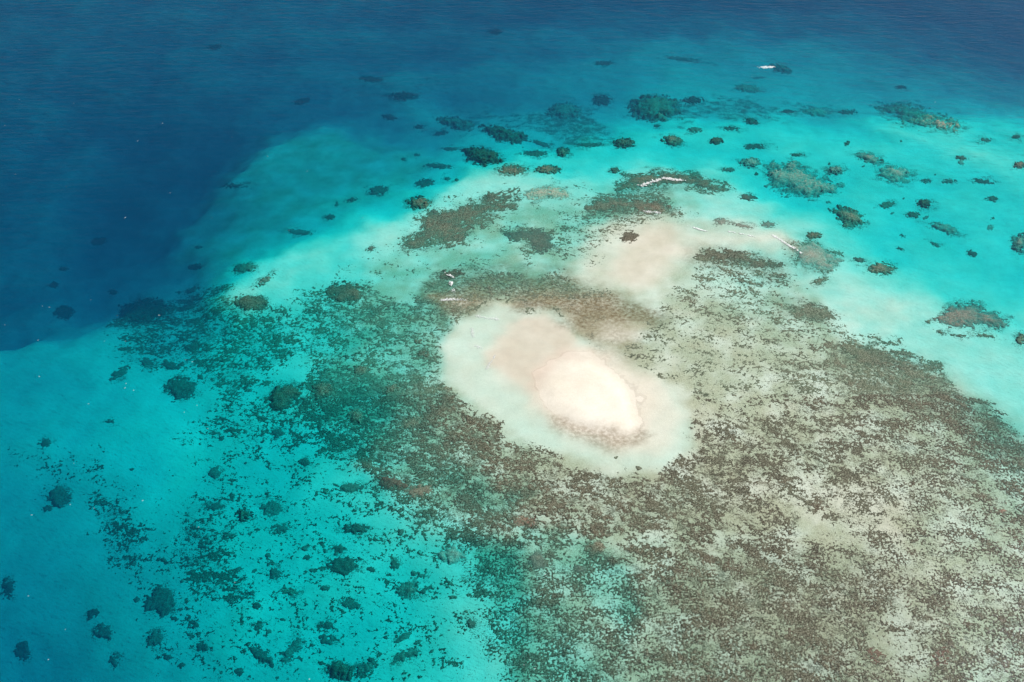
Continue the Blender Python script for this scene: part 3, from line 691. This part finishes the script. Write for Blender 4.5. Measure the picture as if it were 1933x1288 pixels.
# ------------------------------------------------------------------ sea floor and water
def axis(lo, hi, step, far):
    a = list(np.arange(lo, hi+.01, step)); d = step
    while a[-1] < far: d *= 1.35; a.append(a[-1]+d)
    d = step
    while a[0] > -far: d *= 1.35; a.insert(0, a[0]-d)
    return np.array(a)
ax_ = axis(-560, 560, 2.0, 7000); ay_ = axis(150, 1080, 2.0, 7000)
X, Y = np.meshgrid(ax_, ay_)
Z = bed(X, Y)
Z = np.where(Y < 60, -2.0, Z)
BX, BY, BZ = ax_, ay_, Z
def bedz(x, y):                                            # bilinear height of the built sea floor
    i = np.clip(np.searchsorted(BX, x)-1, 0, len(BX)-2); j = np.clip(np.searchsorted(BY, y)-1, 0, len(BY)-2)
    tx = (x-BX[i])/(BX[i+1]-BX[i]); ty = (y-BY[j])/(BY[j+1]-BY[j])
    return (BZ[j, i]*(1-tx)+BZ[j, i+1]*tx)*(1-ty) + (BZ[j+1, i]*(1-tx)+BZ[j+1, i+1]*tx)*ty
floor = link_mesh('sea_floor', np.stack([X.ravel(), Y.ravel(), Z.ravel()], 1), grid_faces(len(ax_), len(ay_)), M_SAND)
tag(floor, 'pale coral sand sea floor rising to a bare white sandbank', kind='structure')
for nm, arr in (('cover', cover(X, Y, Z, True)), ('turf', turf(X, Y, Z)), ('film', film(X, Y, Z)), ('pink', pink(X, Y, Z))):
    a = floor.data.attributes.new(nm, 'FLOAT', 'POINT'); a.data.foreach_set('value', arr.ravel().astype(np.float32))
R = 6500.0
wv = [(-R, -R, -26), (R, -R, -26), (R, R, -26), (-R, R, -26), (-R, -R, 0), (R, -R, 0), (R, R, 0), (-R, R, 0)]
wf = [(3, 2, 1, 0), (4, 5, 6, 7), (0, 1, 5, 4), (1, 2, 6, 5), (2, 3, 7, 6), (3, 0, 4, 7)]
water = link_mesh('sea_water', wv, wf, M_WATER, smooth=False)
tag(water, 'clear turquoise sea over the reef, deep blue beyond the drop-off', kind='structure')

# ------------------------------------------------------------------ broken reef cover on the flats: nobody could count it
FINE = [(860,1010),(1250,1040),(1480,1010),(1600,900),(1700,700),(1950,800),(3500,1500),(3500,3000),(900,3000)]
def reef_field(name, x0, x1, y0, y1, step, scale, H, mat, label, seed, dmul=1.0, minD=.05, warp=(1, 1)):
    xs = np.arange(x0, x1, step); ys = np.arange(y0, y1, step)
    Xf, Yf = np.meshgrid(xs, ys)
    Zf = bedz(Xf, Yf)
    D = np.minimum(cover(Xf, Yf, Zf), .93)
    qx, qy = project(Xf, Yf, Zf)
    w = polymask(qx, qy, FINE, 60)
    n = (fbm(Xf+Yf*.25, Yf, scale*.8, 4, .9, seed)*(1-w) + fbm(Xf, Yf, scale*.42, 2, .8, seed+3)*w)*.88 + .62*fbm(Xf*1.0+Yf*.6, Yf*1.3, scale*4.5, 4, .75, seed+9)
    m = n + probit(np.where(D < minD, .001, D))
    up = np.clip(m, -1, 2.2)
    h = H*np.tanh(up*1.1)*(.7+.3*perlin(Xf/1.1, Yf/1.1, seed+4)*2)
    Zc = Zf + np.where(up < 0, up*.5, h) - .02
    Zc = np.minimum(Zc, np.maximum(Zf+.03, -.10))
    V, F = kept(Xf, Yf, Zc, (m > 0) & (D > minD) & (Zf < -.12))
    V[:, 2] = np.where(V[:, 2] < -30, -30, V[:, 2])
    o = link_mesh(name, V, F, mat)
    return tag(o, label, 'coral', kind='stuff')
reef_field('broken_reef', -250, 300, 185, 345, .36, 2.3, .34, M['brown'], 'broken brown coral and weed clumps spread thickly over the reef flat below the sandbank', 31)
reef_field('broken_reef', -330, 330, 345, 560, .55, 2.2, .36, M['olive'], 'broken olive coral and weed clumps over the northern reef flat and western slope', 31)

# ------------------------------------------------------------------ single coral patches
PXL = []   # keep for reports
def patch(shape, mat, label, dens=.9, H=None, group='coral patches on the sea floor', name='coral_patch', rag=None, soft=None):
    if len(shape) <= 5 and not isinstance(shape[0], tuple):
        cx, cy_, rx, ry = shape[:4]; rot = shape[4] if len(shape) > 4 else 0
        f = lambda px, py: sdell(px, py, cx, cy_, rx, ry, rot)
        rr = max(rx, ry)*1.5+6
        bx = (cx-rr, cx+rr, cy_-(rr if rot else ry*1.6+6), cy_+(rr if rot else ry*1.6+6)); ms = min(rx, ry)
    else:
        P = np.array(shape, float); cx, cy_ = P.mean(0)
        f = lambda px, py: sdpoly(px, py, shape)
        bx = (P[:, 0].min()-14, P[:, 0].max()+14, P[:, 1].min()-10, P[:, 1].max()+10)
        ms = min(np.ptp(P[:, 0]), np.ptp(P[:, 1]))/2
    x_c, y_c = unproject(cx, cy_)
    zc = float(bedz(np.array([x_c]), np.array([y_c]))[0])
    x_c, y_c = unproject(cx, cy_, zc); zc = float(bedz(np.array([x_c]), np.array([y_c]))[0])
    pts = [unproject(px, py, zc) for px in bx[:2] for py in bx[2:]]
    xs = [p[0] for p in pts]; ys = [p[1] for p in pts]
    area = (max(xs)-min(xs))*(max(ys)-min(ys))
    step = min(max(math.sqrt(area/5200), .42), 1.3)
    gx = np.arange(min(xs), max(xs), step); gy = np.arange(min(ys), max(ys), step)
    Xf, Yf = np.meshgrid(gx, gy); Zf = bedz(Xf, Yf)
    px, py = project(Xf, Yf, Zf)
    d = f(px, py)
    sx = mpp(cx, cy_)[0]
    seed = int(cx*7+cy_*13) % 211
    width = max(ms*sx, .8)                                   # half width in metres
    nz = .55*fbm(Xf, Yf, max(width*.9, 1.2), 3, .6, seed) + .45*fbm(Xf, Yf, 1.8, 3, .8, seed+5)
    dm = d*sx/width
    rg = .40 if rag is None else rag
    m = dm*1.5 + rg*nz - .02 - (1.06-dens)*(1.15*np.abs(fbm(Xf, Yf, 2.6, 3, .7, seed+8)))
    dome = mat != 'dark' and width > 2.2
    H = min(.5+.5*width, max(.22, (-zc-(.12 if zc > -2 else .25)) if cx > 1000 or cy_ < 480 else -zc*.55)) if dome else min(.35+.22*width, 2.2, max(.25, -zc*.6))
    top = np.tanh(np.clip(m, 0, 3)*(1.5 if dome else 2.2))
    lump = ((.92 if dome else .78)+(.12 if dome else .4)*perlin(Xf/2.1, Yf/2.1, seed+2)+.22*perlin(Xf/.9, Yf/.9, seed+3))
    Zc = Zf + np.where(m < 0, m*1.5, H*top*lump) - .02
    Zc = np.minimum(Zc, np.maximum(Zf+.03, -.12))
    if not (m > 0).any(): return None
    V, F = kept(Xf, Yf, Zc, m > 0)
    V = V - np.array([x_c, y_c, zc])
    o = link_mesh(name, V, F, M[mat], (x_c, y_c, zc))
    return tag(o, label, 'coral patch', group)


for sh, mt, dn, lb in PATCHES:
    patch(sh, mt, lb, dn)



# ------------------------------------------------------------------ small scattered heads
HEADS = []
def scatter(n, poly, rmin, rmax, mats, label, group, seed):
    r = random.Random(seed); P = np.array(poly, float); made = []
    x0, x1, y0, y1 = P[:, 0].min(), P[:, 0].max(), P[:, 1].min(), P[:, 1].max()
    tries = 0
    while len(made) < n and tries < 5000:
        tries += 1
        px = r.uniform(x0, x1); py = r.uniform(y0, y1)
        if sdpoly(np.array([px]), np.array([py]), poly)[0] < 0: continue
        if px < 4 or px > W0-4 or py < 4 or py > H0-4: continue
        rr = rmin+(rmax-rmin)*r.random()**2.2
        if any(math.hypot(px-q[0], (py-q[1])*1.5) < rr+q[2]+2 for q in made): continue
        made.append((px, py, rr))
        o = patch((px, py, rr, rr*r.uniform(.4, .8), r.uniform(-.8, .5)), r.choice(mats), label, r.uniform(.65, .95), group=group, name='coral_colony')
        if o: HEADS.append((o, px, py))
    return made
scatter(60, [(395,780),(560,860),(680,940),(800,1010),(860,1090),(850,1270),(520,1285),(340,1270),(340,1000),(400,900)], 3, 10, ['dark', 'dark', 'olive'],
    'small dark coral head, one of many dotted over the turquoise lower left slope', 'small coral heads on the turquoise slope', 3)
scatter(22, [(1380,230),(1650,250),(1900,330),(1900,520),(1720,490),(1560,380),(1400,330)], 3, 8, ['olive', 'grey', 'brown'],
    'small coral head between the larger reefs of the turquoise lagoon', 'small coral heads in the lagoon', 5)

# ------------------------------------------------------------------ breaking water and whitecaps
def foam(f, bx, H, name, label, cat, group=None, seed=1, rag=.6, step=None, stretch=(1, 1)):
    cx, cy_ = (bx[0]+bx[1])/2, (bx[2]+bx[3])/2
    x_c, y_c = unproject(cx, cy_)
    pts = [unproject(px, py) for px in bx[:2] for py in bx[2:]]
    xs = [p[0] for p in pts]; ys = [p[1] for p in pts]
    step = step or min(max(math.sqrt((max(xs)-min(xs))*(max(ys)-min(ys))/3000), .12), .6)
    gx = np.arange(min(xs), max(xs), step); gy = np.arange(min(ys), max(ys), step)
    Xf, Yf = np.meshgrid(gx, gy); px, py = project(Xf, Yf, np.zeros(Xf.shape))
    m = f(px, py) + rag*(.7*fbm(Xf*stretch[0], Yf*stretch[1], max(step*5, .8), 4, .7, seed) + .6*fbm(Xf, Yf, 5.0, 2, .6, seed+3)) - .1
    if not (m > 0).any(): return
    Z = np.where(m > 0, H*.6*np.tanh(m*1.0)*(1+.5*perlin(Xf/.5, Yf/.5, seed)), -.05)
    V, F = kept(Xf-x_c, Yf-y_c, Z, m > 0)
    o = link_mesh(name, V, F, M_FAINT if H < .25 else M_FOAM, (x_c, y_c, 0))
    return tag(o, label, cat, group)
def ell(cx, cy_, rx, ry, rot=0):
    return lambda px, py: sdell(px, py, cx, cy_, rx, ry, rot)/min(rx, ry)
def brk(cx, cy_, rx, ry, rot, label, rag=.6, H=.3):
    r = max(rx, ry)+6
    ry *= .72
    foam(ell(cx, cy_, rx, ry, rot), (cx-r, cx+r, cy_-abs(math.sin(rot))*r-ry-5, cy_+abs(math.sin(rot))*r+ry+5), H, 'breaking_wave', label, 'wave', 'waves breaking on the reef', int(cx), rag)
brk(1268, 338, 20, 2.6, .1, 'brightest white breaker crossing the curved northern reef arm', .45)
brk(1225, 345, 16, 2.4, -.3, 'thin white wavelet left of the brightest breaker', .9)
brk(1448, 127, 13, 2.4, -.05, 'small white breaker far off under the blue-grey water', .4, .5)
brk(1478, 456, 31, 1.5, .55, 'long slanting white foam line on the eastern pale flat', .55)
brk(1318, 432, 13, 1.1, .3, 'short thin foam line above the pink northern sand', .7)
brk(1397, 441, 18, 1.0, .2, 'faint broken foam line left of the long slanting one', 1.0)
brk(857, 565, 20, 2.0, -.03, 'straight white foam mark on the brown flat above the sandbank', .8)
brk(850, 520, 7, 2, .5, 'short white wavelet on the dark brown coral knoll', .8)
brk(852, 535, 2, 6, -.3, 'thin upright white wavelet below the dark brown knoll', .8)
brk(856, 546, 3, 4, 0, 'tiny white wavelet just above the straight foam mark', .8)
brk(925, 686, 1.2, 19, .55, 'thin slanting white foam thread on the pale western lobe of the sandbank', .8, .06)
brk(891, 628, 2.4, 9, 0, 'short upright foam fleck on the pale western lobe', .8, .06)
brk(902, 655, 5, 2.5, .3, 'small foam fleck near the slanting thread on the sandbank lobe', .7, .06)
brk(920, 600, 16, 1.6, .15, 'faint foam thread at the top of the pale western lobe', 1.2, .06)
brk(1232, 400, 11, 1.3, .1, 'broken white ripple on the pale speckled shoal', 1.2)
CAPS = [(210,37),(36,188),(139,195),(307,233),(260,266),(438,259),(29,329),(321,364),(400,411),(125,353),(9,237),(236,411),(236,523),(138,540),(171,566),(80,578),(93,580),(9,613),(72,642),(197,644),(237,644),(74,711),
 (350,679),(363,683),(238,724),(236,732),(252,737),(372,765),(348,778),(167,762),(392,809),(280,850),(139,875),(269,945),(133,953),(60,972),(322,984),(375,995),(178,960),(150,1040),(404,1092),(442,1099),(17,1104),(53,1125),
 (80,1163),(123,1188),(168,1204),(91,1245),(413,1282),(274,1220),(646,957),(648,995),(780,1163),(786,1165),(745,1110),(524,1260),(584,1282),(841,1097),(747,1109),(1035,1078),(1029,1085),(1000,1245),(1010,1262),(990,1255),
 (580,323),(587,321),(685,411),(505,295),(545,435),(491,533),(601,699),(607,697),(1393,988),(1765,193),(1063,283),(1424,233),(1640,317),(1420,145),(300,595),(221,596),(846,53),(700,150)]
def short_of(lb):
    w = lb.split(); out = []
    for t in w:
        if t in ('beside', 'just', 'on', 'in', 'at', 'below', 'above', 'left', 'right', 'midway', 'alone', 'with', 'under', 'running', 'between', 'directly', 'off', 'near', 'standing', 'inside', 'forming', 'carrying', 'third', 'touching', 'ringed', 'cut', 'trailing', 'capping', 'across', 'jutting', 'highest', 'nearest', 'where', 'to', 'joining', 'south', 'over', 'of', 'along', 'far', 'two', 'one', 'behind', 'is'): break
        out.append(t)
    return ' '.join(out)
ANCH = []
cnt = {}
for sh, mt, dn, lb in PATCHES:
    cnt[short_of(lb)] = cnt.get(short_of(lb), 0)+1
for sh, mt, dn, lb in PATCHES:
    k = short_of(lb)
    if cnt[k] == 1 and 3 <= len(k.split()) <= 7:
        c = np.array(sh, float).mean(0) if isinstance(sh[0], tuple) else np.array(sh[:2])
        ANCH.append((c[0], c[1], k))
for c in ((1120, 740, 'dry white sandbank'), (1215, 490, 'pink northern sand patch'), (600, 260, 'tip of the teal shelf')): ANCH.append(c)
USED = {}
def place_words(px, py):
    d, a = min((math.hypot(px-a[0], py-a[1]), a) for a in ANCH)
    dx, dy = px-a[0], py-a[1]
    k = ('right of' if dx > 0 else 'left of') if abs(dx) > abs(dy) else ('below' if dy > 0 else 'above')
    if d > 110: k = 'far '+k
    w = k+' the '+a[2]
    USED[w] = USED.get(w, 0)+1
    return w, USED[w]
ORD = ['', 'second ', 'third ', 'fourth ', 'fifth ', 'sixth ', 'seventh ', 'eighth ', 'ninth ', 'tenth ', 'eleventh ', 'twelfth ']
def relabel(objs, noun):
    """labels by the nearest named patch, counted outwards from it"""
    info = []
    for o, px, py in objs:
        d, a = min((math.hypot(px-a[0], py-a[1]), a) for a in ANCH)
        dx, dy = px-a[0], py-a[1]
        k = ('right of' if dx > 0 else 'left of') if abs(dx) > abs(dy) else ('below' if dy > 0 else 'above')
        info.append((k+' the '+a[2], d, o))
    by = {}
    for w, d, o in info: by.setdefault(w, []).append((d, o))
    for w, l in by.items():
        l.sort(key=lambda t: t[0])
        for i, (d, o) in enumerate(l):
            first = 'nearest ' if len(l) > 1 and i == 0 else (ORD[i] if i else '')
            o['label'] = (first + noun + ' ' + w)
relabel([(o, x, y) for o, x, y in HEADS], 'small coral colony')
flecks = []
for i, (px, py) in enumerate(CAPS):
    r = random.Random(i*11+3)
    rx = r.uniform(.5, 1.1); ry = r.uniform(.16, .34)
    o = foam(ell(px, py, rx, ry, r.uniform(-.8, .8)), (px-4, px+4, py-3, py+3), .10, 'whitecap', 'tiny white foam fleck on open water', 'whitecap', 'whitecaps on open water', i, .7, .2)
    if o: flecks.append((o, px, py))
relabel(flecks, 'tiny white foam fleck')
